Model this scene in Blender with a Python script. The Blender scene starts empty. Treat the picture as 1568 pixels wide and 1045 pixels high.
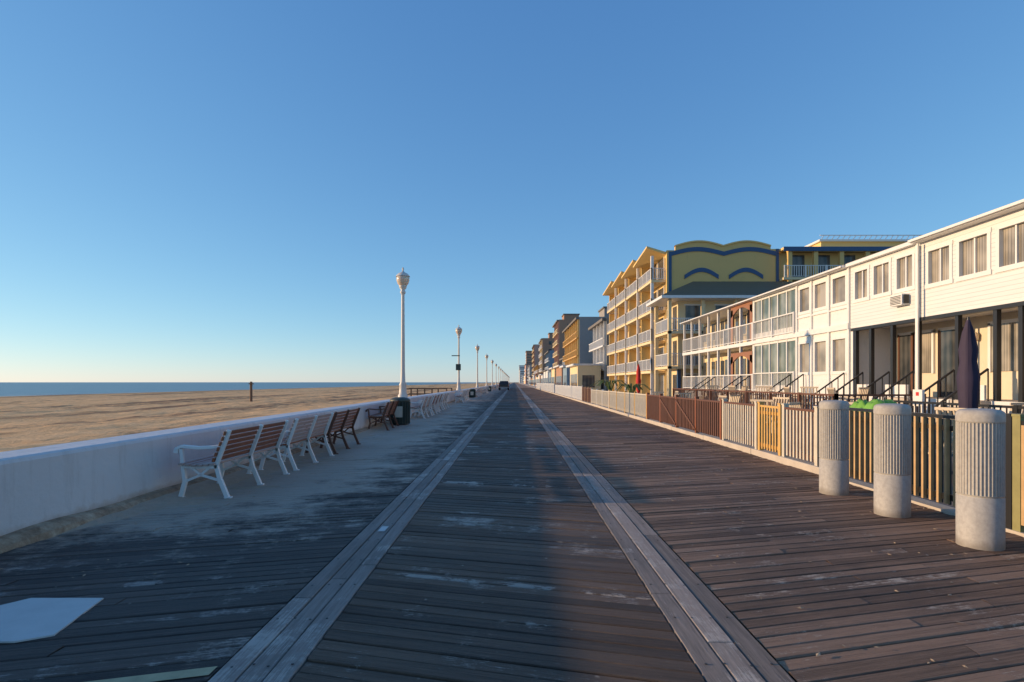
import bpy, math, random
from mathutils import Vector, Matrix, noise
random.seed(7)
sc=bpy.context.scene
COL=sc.collection
# ------------------------------------------------------------------ materials
def newmat(name):
    m=bpy.data.materials.new(name); m.use_nodes=True
    nt=m.node_tree; b=nt.nodes['Principled BSDF']
    return m,nt,b
def N(nt,t,**k):
    n=nt.nodes.new(t)
    for a,v in k.items(): setattr(n,a,v)
    return n
def L(nt,a,b): nt.links.new(a,b)
def noise_tex(nt,vec,scale,detail=4,rough=.55):
    n=N(nt,'ShaderNodeTexNoise'); n.inputs['Scale'].default_value=scale
    n.inputs['Detail'].default_value=detail; n.inputs['Roughness'].default_value=rough
    L(nt,vec,n.inputs['Vector']); return n.outputs['Fac']
def mapping(nt,vec,scale,rot=(0,0,0)):
    n=N(nt,'ShaderNodeMapping'); n.inputs['Scale'].default_value=scale; n.inputs['Rotation'].default_value=rot
    L(nt,vec,n.inputs['Vector']); return n.outputs['Vector']
def ramp(nt,fac,stops):
    n=N(nt,'ShaderNodeValToRGB'); e=n.color_ramp.elements
    while len(e)<len(stops): e.new(.5)
    for i,(p,c) in enumerate(stops):
        e[i].position=p; e[i].color=(*c,1) if len(c)==3 else c
    L(nt,fac,n.inputs['Fac']); return n.outputs['Color']
def mix(nt,fac,a,b,mode='MIX'):
    n=N(nt,'ShaderNodeMix',data_type='RGBA',blend_type=mode)
    for s,v in ((0,fac),(6,a),(7,b)):
        if isinstance(v,bpy.types.NodeSocket): L(nt,v,n.inputs[s])
        else: n.inputs[s].default_value=v if s==0 else (*v,1)
    return n.outputs[2]
def mth(nt,op,a,b=None,c=None,clamp=False):
    n=N(nt,'ShaderNodeMath',operation=op); n.use_clamp=clamp
    for i,v in enumerate((a,b,c)):
        if v is None: continue
        if isinstance(v,bpy.types.NodeSocket): L(nt,v,n.inputs[i])
        else: n.inputs[i].default_value=v
    return n.outputs[0]
def mrange(nt,v,a,b,c=0,d=1):
    n=N(nt,'ShaderNodeMapRange'); n.inputs[1].default_value=a;n.inputs[2].default_value=b
    n.inputs[3].default_value=c;n.inputs[4].default_value=d; L(nt,v,n.inputs[0]); return n.outputs[0]
def bump(nt,b,h,strength=.3,dist=.01):
    n=N(nt,'ShaderNodeBump'); n.inputs['Strength'].default_value=strength; n.inputs['Distance'].default_value=dist
    L(nt,h,n.inputs['Height']); L(nt,n.outputs[0],b.inputs['Normal'])
def objco(nt): return N(nt,'ShaderNodeTexCoord').outputs['Object']
def paint(name,col,rough=.5,var=.12,scale=3,metal=0,bmp=.1):
    m,nt,b=newmat(name); co=objco(nt)
    f=noise_tex(nt,co,scale,6,.65)
    c=mix(nt,f,tuple(x*(1-var) for x in col),tuple(min(1,x*(1+var)) for x in col))
    f2=noise_tex(nt,mapping(nt,co,(1,1,.25)),scale*4,5,.7)
    c=mix(nt,mrange(nt,f2,.58,.8,0,.35),c,tuple(x*.55 for x in col))
    L(nt,c,b.inputs['Base Color']); b.inputs['Roughness'].default_value=rough; b.inputs['Metallic'].default_value=metal
    if bmp: bump(nt,b,noise_tex(nt,co,40,3),bmp,.01)
    return m
def siding(name,col,pitch=.12):
    m,nt,b=newmat(name); co=objco(nt)
    s=N(nt,'ShaderNodeSeparateXYZ'); L(nt,co,s.inputs[0])
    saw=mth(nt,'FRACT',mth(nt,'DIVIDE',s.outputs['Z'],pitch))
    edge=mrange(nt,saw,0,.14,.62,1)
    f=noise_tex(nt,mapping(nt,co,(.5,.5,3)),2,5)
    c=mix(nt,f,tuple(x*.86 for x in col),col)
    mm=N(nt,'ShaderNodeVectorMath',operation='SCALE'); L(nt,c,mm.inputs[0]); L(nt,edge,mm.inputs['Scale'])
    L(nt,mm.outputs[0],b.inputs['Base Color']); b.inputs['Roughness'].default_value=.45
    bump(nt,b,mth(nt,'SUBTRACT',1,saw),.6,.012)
    return m
def glass(name,a,b_,stripe=14,axis='Y',rough=.08):
    m,nt,b=newmat(name); co=objco(nt)
    s=N(nt,'ShaderNodeSeparateXYZ'); L(nt,co,s.inputs[0])
    w=mth(nt,'SINE',mth(nt,'MULTIPLY',s.outputs[axis],stripe*6.28))
    n2=noise_tex(nt,co,.9,2)
    f=mth(nt,'MULTIPLY_ADD',w,.3,mrange(nt,n2,.35,.65,0,1),clamp=True)
    L(nt,mix(nt,f,a,b_),b.inputs['Base Color']); b.inputs['Roughness'].default_value=rough
    b.inputs['IOR'].default_value=1.5
    return m

def deckmat(name,dark,light,stretch,wear_col,wear_amt,sand=False,rot=0,rough=(.5,.8),lines=()):
    m,nt,b=newmat(name); co=objco(nt)
    rnd=N(nt,'ShaderNodeNewGeometry').outputs['Random Per Island']
    sx=N(nt,'ShaderNodeSeparateXYZ'); L(nt,co,sx.inputs[0])
    off=N(nt,'ShaderNodeVectorMath',operation='ADD'); L(nt,co,off.inputs[0])
    cmb=N(nt,'ShaderNodeCombineXYZ'); L(nt,mth(nt,'MULTIPLY',rnd,37.0),cmb.inputs[2]); L(nt,cmb.outputs[0],off.inputs[1])
    gco=off.outputs[0]
    def rm(sc_):
        v=mapping(nt,gco,(1,1,1),(0,0,rot)); return mapping(nt,v,sc_)
    gr=noise_tex(nt,rm(stretch),1,6,.7)
    fine=noise_tex(nt,rm(tuple(s*3.5 for s in stretch)),1,5,.75)
    f=mth(nt,'MULTIPLY_ADD',mth(nt,'SUBTRACT',gr,.5),2.0,rnd)
    f=mth(nt,'MULTIPLY_ADD',mth(nt,'SUBTRACT',fine,.5),1.3,f,clamp=True)
    c=mix(nt,f,dark,light)
    bl=noise_tex(nt,co,.55,6,.65)
    c=mix(nt,mrange(nt,bl,.46,.62,0,.62),c,tuple(x*.42 for x in dark))
    w1=noise_tex(nt,rm((stretch[0]*2.8,stretch[1]*1.3,1)),1.7,8,.82)
    w2=noise_tex(nt,co,1.1,8,.78)
    w=mth(nt,'ADD',w1,mth(nt,'MULTIPLY',mth(nt,'SUBTRACT',w2,.5),1.3))
    w=mth(nt,'ADD',w,mth(nt,'MULTIPLY',mth(nt,'SUBTRACT',rnd,.5),.22))
    brk=noise_tex(nt,co,2.3,5,.7)
    for (k,y0,hw,amt) in lines:
        q=mth(nt,'ABSOLUTE',mth(nt,'SUBTRACT',mth(nt,'MULTIPLY_ADD',sx.outputs['X'],k,sx.outputs['Y']),y0))
        w=mth(nt,'ADD',w,mth(nt,'MULTIPLY',mrange(nt,q,hw*.6,hw,amt,0),mrange(nt,brk,.42,.58,0,1.2)))
    wm=mrange(nt,w,.68-wear_amt*.12,.80-wear_amt*.12,0,.85)
    c=mix(nt,wm,c,wear_col)
    if sand:
        gx=mrange(nt,sx.outputs['X'],-1.0,-4.0,0,1)
        gy=mth(nt,'MULTIPLY',mrange(nt,sx.outputs['Y'],4.2,8.0,0,1),mrange(nt,sx.outputs['Y'],14,40,1,.6))
        s1=noise_tex(nt,co,1.1,9,.75); s2=noise_tex(nt,rm((2,26,1)),1,5,.7)
        sm=mth(nt,'ADD',s1,mth(nt,'MULTIPLY',mth(nt,'MULTIPLY',gx,gy),.54))
        sm=mth(nt,'ADD',sm,mth(nt,'MULTIPLY',mth(nt,'SUBTRACT',s2,.5),.40))
        sm=mrange(nt,sm,.60,.78,0,.9)
        c=mix(nt,sm,c,(.46,.37,.29))
    for vs_,th in ((3.2,.085),(9.0,.07)):
        v=N(nt,'ShaderNodeTexVoronoi'); v.inputs['Scale'].default_value=vs_; L(nt,co,v.inputs['Vector'])
        sp=mth(nt,'ADD',v.outputs['Distance'],mth(nt,'MULTIPLY',noise_tex(nt,co,30,3),.12))
        c=mix(nt,mrange(nt,sp,th,th+.025,.6,0),c,(.40,.35,.29))
    L(nt,c,b.inputs['Base Color'])
    L(nt,mrange(nt,bl,.35,.65,rough[1],rough[0]),b.inputs['Roughness'])
    hh=mth(nt,'ADD',mth(nt,'ADD',gr,fine),mth(nt,'MULTIPLY',w1,.7))
    bump(nt,b,hh,.9,.014)
    return m

M={}
S15=math.atan(.26)
M['deck_l']=deckmat('boardwalk_planks_left_shaded',(.034,.026,.024),(.115,.085,.070),(1.2,34,1),(.42,.37,.33),.34,True,rot=-S15,lines=[(-.26,4.95,.06,.12)])  # board colour darkened to carry the shade on the sea side
M['deck_c']=deckmat('boardwalk_planks_lane_shaded',(.046,.029,.021),(.16,.103,.070),(1.2,34,1),(.44,.39,.34),.16,True,rot=S15,lines=[(.26,4.22,.05,.24),(.26,8.3,.10,.28),(.26,3.52,.05,.12),(.26,13,.12,.2),(.26,17.5,.15,.2)])  # lane colour darkened as well, deepening its shade
M['deck_r']=deckmat('boardwalk_planks_right_sunlit',(.115,.066,.041),(.33,.205,.135),(1.2,34,1),(.60,.49,.38),.10,False,rot=-S15,lines=[(-.26,3.55,.05,.12)],rough=(.65,.9))  # lighter, warmer board colour: sunlight put into the albedo
M['strip']=deckmat('runner_boards',(.14,.118,.105),(.33,.28,.25),(34,1.2,1),(.56,.51,.46),.5,False)
M['underdeck_shade'],nt,b=newmat('dark_underdeck'); b.inputs['Base Color'].default_value=(.006,.005,.005,1); b.inputs['Roughness'].default_value=1  # near-black colour stands for the shade below the planks
m,nt,b=newmat('beach_sand'); co=objco(nt)
sx=N(nt,'ShaderNodeSeparateXYZ'); L(nt,co,sx.inputs[0])
n1=noise_tex(nt,mapping(nt,co,(.25,.012,1)),1,7,.65)
n2=noise_tex(nt,co,.9,8,.7); n3=noise_tex(nt,mapping(nt,co,(1.2,.35,1)),1.2,6,.7)
c=mix(nt,mrange(nt,n2,.3,.7),(.68,.39,.17),(.95,.60,.30))
c=mix(nt,mrange(nt,n1,.52,.68,0,.6),c,(.38,.22,.115))
c=mix(nt,mrange(nt,mth(nt,'ADD',n1,mth(nt,'MULTIPLY',n3,.5)),.79,.90,0,.75),c,(.17,.105,.065))
wet=mrange(nt,mth(nt,'MULTIPLY_ADD',n1,14,sx.outputs['X']),-78,-98,0,.75)
c=mix(nt,wet,c,(.22,.145,.095))
L(nt,c,b.inputs['Base Color']); b.inputs['Roughness'].default_value=.95; b.inputs['Specular IOR Level'].default_value=.15
bump(nt,b,mth(nt,'ADD',n2,n3),.9,.14)
M['sand']=m
m,nt,b=newmat('drift_sand'); co=objco(nt)
c=mix(nt,noise_tex(nt,co,6,8,.7),(.32,.245,.175),(.52,.41,.31)); L(nt,c,b.inputs['Base Color']); b.inputs['Roughness'].default_value=.95
bump(nt,b,noise_tex(nt,co,14,6,.7),.7,.04); M['drift']=m
m,nt,b=newmat('ocean_water'); co=objco(nt)
b.inputs['Base Color'].default_value=(.03,.07,.11,1); b.inputs['Roughness'].default_value=.3
bump(nt,b,noise_tex(nt,mapping(nt,co,(.25,.06,1)),1,5),1,.9); M['water']=m
M['foam']=paint('surf_foam',(.7,.7,.68),.8)
m,nt,b=newmat('painted_sea_wall'); co=objco(nt)
sx=N(nt,'ShaderNodeSeparateXYZ'); L(nt,co,sx.inputs[0])
f=noise_tex(nt,co,.8,7,.7); st=noise_tex(nt,mapping(nt,co,(3,3,.4)),2,6,.7)
c=mix(nt,f,(.55,.55,.55),(.68,.675,.67))
c=mix(nt,mrange(nt,st,.52,.75,0,.5),c,(.40,.37,.34))
low=mth(nt,'ADD',sx.outputs['Z'],mth(nt,'MULTIPLY',noise_tex(nt,co,3,6,.7),.22))
c=mix(nt,mrange(nt,low,.28,.17,0,.85),c,(.38,.27,.18))
L(nt,c,b.inputs['Base Color']); b.inputs['Roughness'].default_value=.6
bump(nt,b,mth(nt,'ADD',noise_tex(nt,co,9,6,.6),mth(nt,'MULTIPLY',f,2)),.4,.02); M['wall']=m
m,nt,b=newmat('weathered_concrete'); co=objco(nt)
f=noise_tex(nt,co,5,9,.75); c=ramp(nt,f,[(.3,(.12,.08,.05)),(.5,(.32,.22,.14)),(.68,(.52,.42,.30))])
L(nt,c,b.inputs['Base Color']); b.inputs['Roughness'].default_value=.9; bump(nt,b,f,.8,.03); M['conc']=m
M['curb']=paint('curb_concrete',(.50,.44,.37),.8,.3,2)
M['pave']=paint('patio_paving',(.24,.18,.14),.8,.3,1)
M['white']=paint('white_paint',(.74,.73,.71),.4,.08)
M['lampwhite']=paint('lamp_white_paint',(.58,.56,.52),.45,.1)
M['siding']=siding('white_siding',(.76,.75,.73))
M['stucco']=paint('cream_stucco',(.66,.58,.44),.8,.1,2)
M['black']=paint('black_metal',(.02,.02,.022),.4,.2,bmp=0)
M['dkbrown']=paint('dark_brown_wood',(.13,.055,.033),.6,.3,6)
M['redwood']=paint('red_brown_slats',(.26,.085,.035),.4,.35,7)
M['palewood']=paint('faded_pink_slats',(.42,.30,.26),.5,.25,7)
M['tan']=paint('tan_fence_wood',(.50,.33,.16),.6,.35,6)
M['mossy']=paint('mossy_post',(.26,.24,.10),.7,.35,6)
M['yelfence']=paint('yellow_fence_wood',(.60,.36,.11),.6,.3,6)
M['whitefence']=paint('white_fence_paint',(.60,.54,.44),.5,.3,4)
M['yellow']=paint('yellow_stucco',(.80,.56,.22),.7,.06,.6)
M['mustard']=paint('mustard_stucco',(.70,.47,.17),.7,.05,.6)
M['cream']=paint('pale_yellow_stucco',(.74,.60,.36),.7,.08,.6)
M['blue']=paint('navy_trim',(.03,.085,.19),.5,.1)
M['greenroof']=siding('green_shingles',(.060,.072,.042),.18)
M['roofgrey']=paint('roof_felt',(.18,.17,.16),.9,.2)
M['gwin']=glass('window_blinds',(.17,.155,.13),(.42,.38,.32),11)
M['gdark']=glass('dark_window',(.03,.035,.04),(.10,.10,.10),4)
M['ggreen']=glass('screen_glass',(.10,.13,.11),(.28,.30,.27),1.5)
M['gx']=glass('window_far',(.05,.06,.07),(.16,.15,.14),2,'X')
M['brown']=paint('brown_stucco',(.40,.23,.15),.8)
M['pink']=paint('pink_stucco',(.52,.32,.25),.8)
M['greyb']=paint('grey_stucco',(.30,.285,.27),.8)
M['blueb']=paint('blue_stucco',(.20,.30,.40),.8)
M['orangew']=paint('orange_wood_door',(.30,.13,.06),.5)
M['bin']=paint('green_bin',(.045,.06,.05),.5,.2)
M['purple']=paint('purple_canvas',(.040,.030,.065),.8,.2)
M['red']=paint('red_canvas',(.5,.03,.03),.8)
M['lime']=paint('lime_tarp',(.18,.40,.05),.5,.3)
M['chair']=paint('beige_plastic',(.55,.45,.33),.5,.15)
M['carp']=paint('car_paint',(.02,.021,.024),.25,.1,bmp=0)
M['rubber']=paint('tyre_rubber',(.015,.015,.015),.8,bmp=0)
M['tail']=paint('tail_lamp',(.4,.01,.01),.3,bmp=0)
M['post']=paint('beach_post_wood',(.18,.11,.07),.9)
M['marker']=paint('white_worn_paint',(.54,.53,.51),.6,.2,5)
M['ypaint']=paint('yellow_worn_paint',(.42,.35,.20),.7,.4,9)
m,nt,b=newmat('bollard_stone'); co=objco(nt)
f=noise_tex(nt,co,25,4,.7); c=ramp(nt,f,[(.35,(.36,.34,.315)),(.6,(.44,.42,.385))])
g=noise_tex(nt,mapping(nt,co,(4,4,1.2)),1.1,5,.7); c=mix(nt,mrange(nt,g,.42,.72,0,.55),c,(.25,.23,.21))
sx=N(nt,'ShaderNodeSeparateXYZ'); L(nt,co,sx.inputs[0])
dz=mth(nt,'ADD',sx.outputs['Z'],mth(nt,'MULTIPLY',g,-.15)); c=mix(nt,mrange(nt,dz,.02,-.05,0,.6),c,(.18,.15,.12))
L(nt,c,b.inputs['Base Color']); b.inputs['Roughness'].default_value=.7; bump(nt,b,f,.15,.002); M['stone']=m
m,nt,b=newmat('frosted_globe'); b.inputs['Base Color'].default_value=(.62,.53,.43,1); b.inputs['Roughness'].default_value=.2
b.inputs['Subsurface Weight'].default_value=.3; M['globe']=m
m,nt,b=newmat('leaf'); co=objco(nt); L(nt,mix(nt,noise_tex(nt,co,3),(.03,.07,.015),(.10,.16,.04)),b.inputs['Base Color']); M['leaf']=m
M['leaflitter']=paint('dry_debris',(.38,.28,.18),.9,.5,20)

# ------------------------------------------------------------------ mesh builder
class B:
    def __init__(s): s.v=[];s.f=[];s.m=[];s.sm=[];s.mats=[]
    def mi(s,mat):
        if mat not in s.mats: s.mats.append(mat)
        return s.mats.index(mat)
    def add(s,vs,fs,mat,smooth=False):
        o=len(s.v); s.v+= [tuple(v) for v in vs]; k=s.mi(mat)
        for f in fs: s.f.append([i+o for i in f]); s.m.append(k); s.sm.append(smooth)
    def box(s,x0,x1,y0,y1,z0,z1,mat):
        if x0>x1:x0,x1=x1,x0
        if y0>y1:y0,y1=y1,y0
        vs=[(x0,y0,z0),(x1,y0,z0),(x1,y1,z0),(x0,y1,z0),(x0,y0,z1),(x1,y0,z1),(x1,y1,z1),(x0,y1,z1)]
        s.add(vs,[(0,3,2,1),(4,5,6,7),(0,1,5,4),(1,2,6,5),(2,3,7,6),(3,0,4,7)],mat)
    def beam(s,p0,p1,w,h,mat,up=(0,0,1)):
        p0=Vector(p0);p1=Vector(p1);d=(p1-p0).normalized();u=Vector(up)
        if abs(d.dot(u))>.98:u=Vector((0,1,0))
        a=d.cross(u).normalized();c=a.cross(d).normalized()
        vs=[]
        for p in(p0,p1):
            for i,j in((-1,-1),(1,-1),(1,1),(-1,1)): vs.append(p+a*w/2*i+c*h/2*j)
        s.add(vs,[(0,1,2,3),(7,6,5,4),(0,4,5,1),(1,5,6,2),(2,6,7,3),(3,7,4,0)],mat)
    def lathe(s,prof,c,mat,n=24,smooth=True,flute=None):
        vs=[];fs=[]
        for k,(r,z) in enumerate(prof):
            for i in range(n):
                a=2*math.pi*i/n; rr=r
                if flute and flute[0]<=k<=flute[1] and i%2: rr=r-flute[2]
                vs.append((c[0]+rr*math.cos(a),c[1]+rr*math.sin(a),c[2]+z))
        for k in range(len(prof)-1):
            for i in range(n):
                j=(i+1)%n; fs.append((k*n+i,k*n+j,(k+1)*n+j,(k+1)*n+i))
        s.add(vs,fs,mat,smooth)
        s.add([vs[(len(prof)-1)*n+i] for i in range(n)],[tuple(range(n))],mat)
    def cyl(s,p0,p1,r,mat,n=8,r1=None):
        p0=Vector(p0);p1=Vector(p1);d=(p1-p0).normalized();u=Vector((0,0,1)) if abs(d.z)<.9 else Vector((1,0,0))
        a=d.cross(u).normalized();c=a.cross(d);vs=[];r1=r if r1 is None else r1
        for p,q in((p0,r),(p1,r1)):
            for i in range(n):
                t=2*math.pi*i/n; vs.append(p+a*q*math.cos(t)+c*q*math.sin(t))
        s.add(vs,[(i,(i+1)%n,n+(i+1)%n,n+i) for i in range(n)],mat,True)
        s.add(vs,[tuple(range(n))[::-1],tuple(range(n,2*n))],mat)
    def prismXZ(s,pts,y0,y1,mat):
        n=len(pts); vs=[(x,y0,z) for x,z in pts]+[(x,y1,z) for x,z in pts]
        s.add(vs,[tuple(range(n)),tuple(range(n,2*n))[::-1]]+[(i,n+i,n+(i+1)%n,(i+1)%n) for i in range(n)],mat)
    def stripXZ(s,pts,th,y0,y1,mat):
        for (x0,z0),(x1,z1) in zip(pts,pts[1:]):
            s.add([(x0,y0,z0-th/2),(x1,y0,z1-th/2),(x1,y0,z1+th/2),(x0,y0,z0+th/2),(x0,y1,z0-th/2),(x1,y1,z1-th/2),(x1,y1,z1+th/2),(x0,y1,z0+th/2)],
             [(0,1,2,3),(7,6,5,4),(0,4,5,1),(3,2,6,7)],mat)
    def build(s,name,parent=None,loc=(0,0,0),rz=0,bevel=0):
        me=bpy.data.meshes.new(name); me.from_pydata(s.v,[],s.f)
        for m in s.mats: me.materials.append(M[m])
        me.polygons.foreach_set('material_index',s.m); me.polygons.foreach_set('use_smooth',s.sm); me.update()
        o=bpy.data.objects.new(name,me); COL.objects.link(o); o.location=loc; o.rotation_euler[2]=rz
        if parent: o.parent=parent
        if bevel:
            md=o.modifiers.new('bev','BEVEL'); md.width=bevel; md.segments=2; md.limit_method='ANGLE'
        return o
def inst(o,name,loc,rz=0,sc_=1):
    n=bpy.data.objects.new(name,o.data); COL.objects.link(n); n.location=loc; n.rotation_euler[2]=rz; n.scale=(sc_,)*3
    for md in o.modifiers:
        k=n.modifiers.new('bev','BEVEL'); k.width=md.width;k.segments=md.segments;k.limit_method='ANGLE'
    return n
class Parts:
    def __init__(s,name):
        s.e=bpy.data.objects.new(name,None); COL.objects.link(s.e); s.d={}
    def __getitem__(s,k):
        if k not in s.d: s.d[k]=B()
        return s.d[k]
    def done(s):
        for k,b in s.d.items():
            if b.f: b.build(k,s.e)

# ------------------------------------------------------------------ ground, beach, water
def sheet(name,x0,x1,y0,y1,z,mat):
    b=B(); b.add([(x0,y0,z),(x1,y0,z),(x1,y1,z),(x0,y1,z)],[(0,1,2,3)],mat); return b.build(name)
def beach_z(x,y):
    t=(-5.2-x)/104
    z=-1.55*t
    if x<-109: z=-1.55-(-109-x)*.03
    env=min(1,max(0,(-5.4-x)/3))*min(1,max(0,(x+112)/20))
    z+=env*(.16*noise.noise(Vector((x*.16,y*.05,0)))+.09*noise.noise(Vector((x*.7,y*.45,3)))+.06*noise.noise(Vector((x*1.9,y*1.5,7))))
    return z
xs=[-6000,-1500,-400,-180,-130]+[-112+i*1.0 for i in range(0,72)]+[-40+i*.35 for i in range(0,99)]+[-5.2]
ys=[-60,-20]+[i*.5 for i in range(0,160)]+[80*1.035**i for i in range(0,60)]+[900,1500,3000,9000]
b=B(); nx=len(xs)
vs=[(x,y,beach_z(x,y)) for y in ys for x in xs]
fs=[(j*nx+i,j*nx+i+1,(j+1)*nx+i+1,(j+1)*nx+i) for j in range(len(ys)-1) for i in range(nx-1)]
o0=len(vs)
for y in ys: vs+=[(-4.7,y,-.12),(6000,y,-.12)]
for j in range(len(ys)-1):
    a=j*nx+nx-1; c=(j+1)*nx+nx-1; p=o0+2*j; q=o0+2*(j+1)
    fs+=[(a,p,q,c),(p,p+1,q+1,q)]
b.add(vs,fs,'sand',True); b.build('ground')
sheet('ocean',-9000,-108,-2000,14000,-1.5,'water')
b=B()
for k in range(3):
    x=-109.5-k*7; y=20
    while y<700:
        w=.3+random.random()*.5; ln=8+random.random()*25
        if random.random()<.6:
            b.add([(x-w,y,-1.49),(x+w*.3,y+1,-1.49),(x+w*.4+random.uniform(-.5,.5),y+ln,-1.49),(x-w*.6,y+ln-1,-1.49)],[(0,1,2,3)],'foam')
        y+=ln*random.uniform(1,1.8)
b.build('surf_foam')
b=B(); b.lathe([(.11,-.4),(.11,1.75),(.09,1.85)],(0,0,0),'post',10); b.box(-.16,.16,-.15,.15,1.62,1.7,'post')
b.build('beach_post',loc=(-22.7,49,-.30))

# ------------------------------------------------------------------ boardwalk
YS,YE=.6,150
def lane(name,x0,x1,slope,mat,w=.118,gap=.009,step=3.0):
    b=B(); y=YS-1.2; p=w+gap; row=0
    while y<YE:
        cuts=[x0]; 
        if x1-x0>2.5:
            off=(row%3)*.9+.5*random.random(); c=x0+.8+off
            while c<x1-.5: cuts.append(c); c+=step
        cuts.append(x1)
        for a,c in zip(cuts,cuts[1:]):
            a+=.003;c-=.003
            z=random.gauss(0,.0020); t=random.gauss(0,.0024); t2=random.gauss(0,.0016)
            ya=y+slope*(a-x0); yc=y+slope*(c-x0); e=.006; d=.03
            vs=[(a,ya,z-e),(c,yc,z-e+t2),(c,yc+w,z-e+t+t2),(a,ya+w,z-e+t),
                (a,ya+e,z),(c,yc+e,z+t2),(c,yc+w-e,z+t+t2),(a,ya+w-e,z+t),
                (a,ya,z-d),(c,yc,z-d),(c,yc+w,z-d),(a,ya+w,z-d)]
            b.add(vs,[(4,5,6,7),(0,1,5,4),(3,7,6,2),(0,8,9,1),(2,10,11,3),(1,2,6,5),(3,0,4,7)],mat)
        y+=p; row+=1
    return b.build(name)
bw=bpy.data.objects.new('boardwalk',None); COL.objects.link(bw)
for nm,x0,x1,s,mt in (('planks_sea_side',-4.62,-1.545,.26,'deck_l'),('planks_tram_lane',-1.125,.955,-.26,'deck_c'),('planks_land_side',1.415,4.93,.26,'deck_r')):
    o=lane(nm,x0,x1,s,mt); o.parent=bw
b=B()
for x0,x1 in ((-1.54,-1.13),(.96,1.41)):
    n=3; w=(x1-x0)/n
    for i in range(n):
        y=YS-random.random()*3
        while y<YE:
            ln=random.choice((2.4,3,3.6)); z=.004+random.gauss(0,.0018); a=x0+i*w+.004; c=x0+(i+1)*w-.004; e=.005
            y1=y+ln-.008
            vs=[(a,y,z-e),(c,y,z-e),(c,y1,z-e),(a,y1,z-e),(a+e,y+e,z),(c-e,y+e,z),(c-e,y1-e,z),(a+e,y1-e,z),(a,y,-.03),(c,y,-.03),(c,y1,-.03),(a,y1,-.03)]
            b.add(vs,[(4,5,6,7),(0,1,5,4),(1,2,6,5),(2,3,7,6),(3,0,4,7),(0,8,9,1),(1,9,10,2),(3,11,8,0)],'strip')
            y+=ln
b.build('runner_strips',bw)
b=B()
for x0,x1 in ((-1.54,-1.13),(.96,1.41)):
    y=1.2
    while y<22:
        for x in (x0+.05,x0+.16,x1-.16,x1-.05):
            b.lathe([(.008,0),(.008,.003)],(x+random.uniform(-.01,.01),y+random.uniform(-.02,.02),.0055),'black',6,False)
        y+=.6
b.build('screw_heads',bw)
b=B(); b.add([(-4.62,YS-3,-.033),(4.93,YS-3,-.033),(4.93,YE,-.033),(-4.62,YE,-.033)],[(0,1,2,3)],'underdeck_shade'); b.build('underdeck_shade_sheet',bw)  # one flat near-black sheet, painted shade behind the plank gaps
b=B()
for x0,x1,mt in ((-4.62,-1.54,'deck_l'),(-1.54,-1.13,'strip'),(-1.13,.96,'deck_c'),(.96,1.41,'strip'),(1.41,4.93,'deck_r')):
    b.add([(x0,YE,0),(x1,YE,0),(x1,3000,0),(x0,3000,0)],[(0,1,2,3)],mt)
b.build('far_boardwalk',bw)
b=B(); pts=[(-3.75,3.38),(-3.62,3.27),(-2.88,3.27),(-2.72,3.36),(-2.84,3.93),(-3.34,3.93)]
b.add([(x,y,.010) for x,y in pts]+[(x,y,.0) for x,y in pts],[tuple(range(6))]+[(i+6,(i+1)%6+6,(i+1)%6,i) for i in range(6)],'marker'); b.build('utility_cover')
b=B(); b.add([(-2.3,2.70,.008),(-1.56,2.90,.008),(-1.56,2.99,.008),(-2.3,2.79,.008)],[(0,1,2,3)],'ypaint'); b.build('painted_board_marking')
b=B(); b.add([(-1.37,5.68,.011),(-1.30,5.68,.011),(-1.30,5.88,.011),(-1.37,5.88,.011)],[(0,1,2,3)],'marker'); b.build('metal_plate')
b=B(); rr=random.Random(11)
for i in range(560):
    if i<260: x=4.9-abs(rr.gauss(0,.35)); y=rr.uniform(3,22)
    elif i<400: x=rr.uniform(1.5,4.8); y=rr.uniform(2.8,14)
    else: x=-4.4+abs(rr.gauss(0,.9)); y=rr.uniform(4,18)
    r=rr.uniform(.005,.016); a=rr.uniform(0,6.3)
    p=[(x+r*math.cos(a+k*1.57)*(1.8 if k%2 else .8),y+r*math.sin(a+k*1.57)*(1.8 if k%2 else .8),.007+rr.uniform(0,.008)) for k in range(4)]
    b.add(p+[(x,y,.015)],[(0,1,4),(1,2,4),(2,3,4),(3,0,4)],'leaflitter')
b.build('scattered_debris')

# sand drift along the wall
b=B(); gx=[-4.64+i*.07 for i in range(36)]; gy=[4+i*.12 for i in range(500)]
vs=[]
for y in gy:
    for x in gx:
        t=(x+4.64)/2.45
        h=.085*math.exp(-t*7)-.012+.028*noise.fractal(Vector((x*1.5,y*.9,0)),1,2,6)-.023*t
        if y<7: h-=(7-y)*.03
        vs.append((x,y,h))
n=len(gx)
b.add(vs,[(j*n+i,j*n+i+1,(j+1)*n+i+1,(j+1)*n+i) for j in range(len(gy)-1) for i in range(n-1)],'drift',True); b.build('sand_drift')

# ------------------------------------------------------------------ sea wall
b=B()
x0=-5.2;x1=-4.65;e=.05
segs=[(-3,44.6),(48.5,110),(114,190),(194,900)]
for ya,yb in segs:
    y=ya
    while y<yb-.1:
        ye=min(y+6,yb); g=.004
        prof=[(x1,-.1),(x1,.80-e),(x1-e*.3,.80-e*.3),(x1-e,.80),(x0+e,.80),(x0+e*.3,.8-e*.3),(x0,.80-e),(x0,-.6)]
        b.prismXZ([(p[0],p[1]) for p in prof][::-1],y+g,ye-g,'wall'); y=ye
b.build('sea_wall')
b=B(); gy=[-2+i*.15 for i in range(420)]; vs=[]
for y in gy:
    k=noise.noise(Vector((y*1.3,0,0)))*.04; h=.10+.04*noise.noise(Vector((y*.8,5,0)))
    vs+=[(-4.655,y,h),(-4.56+k,y,h-.015),(-4.50+k,y,h-.06),(-4.47+k,y,-.03)]
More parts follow.
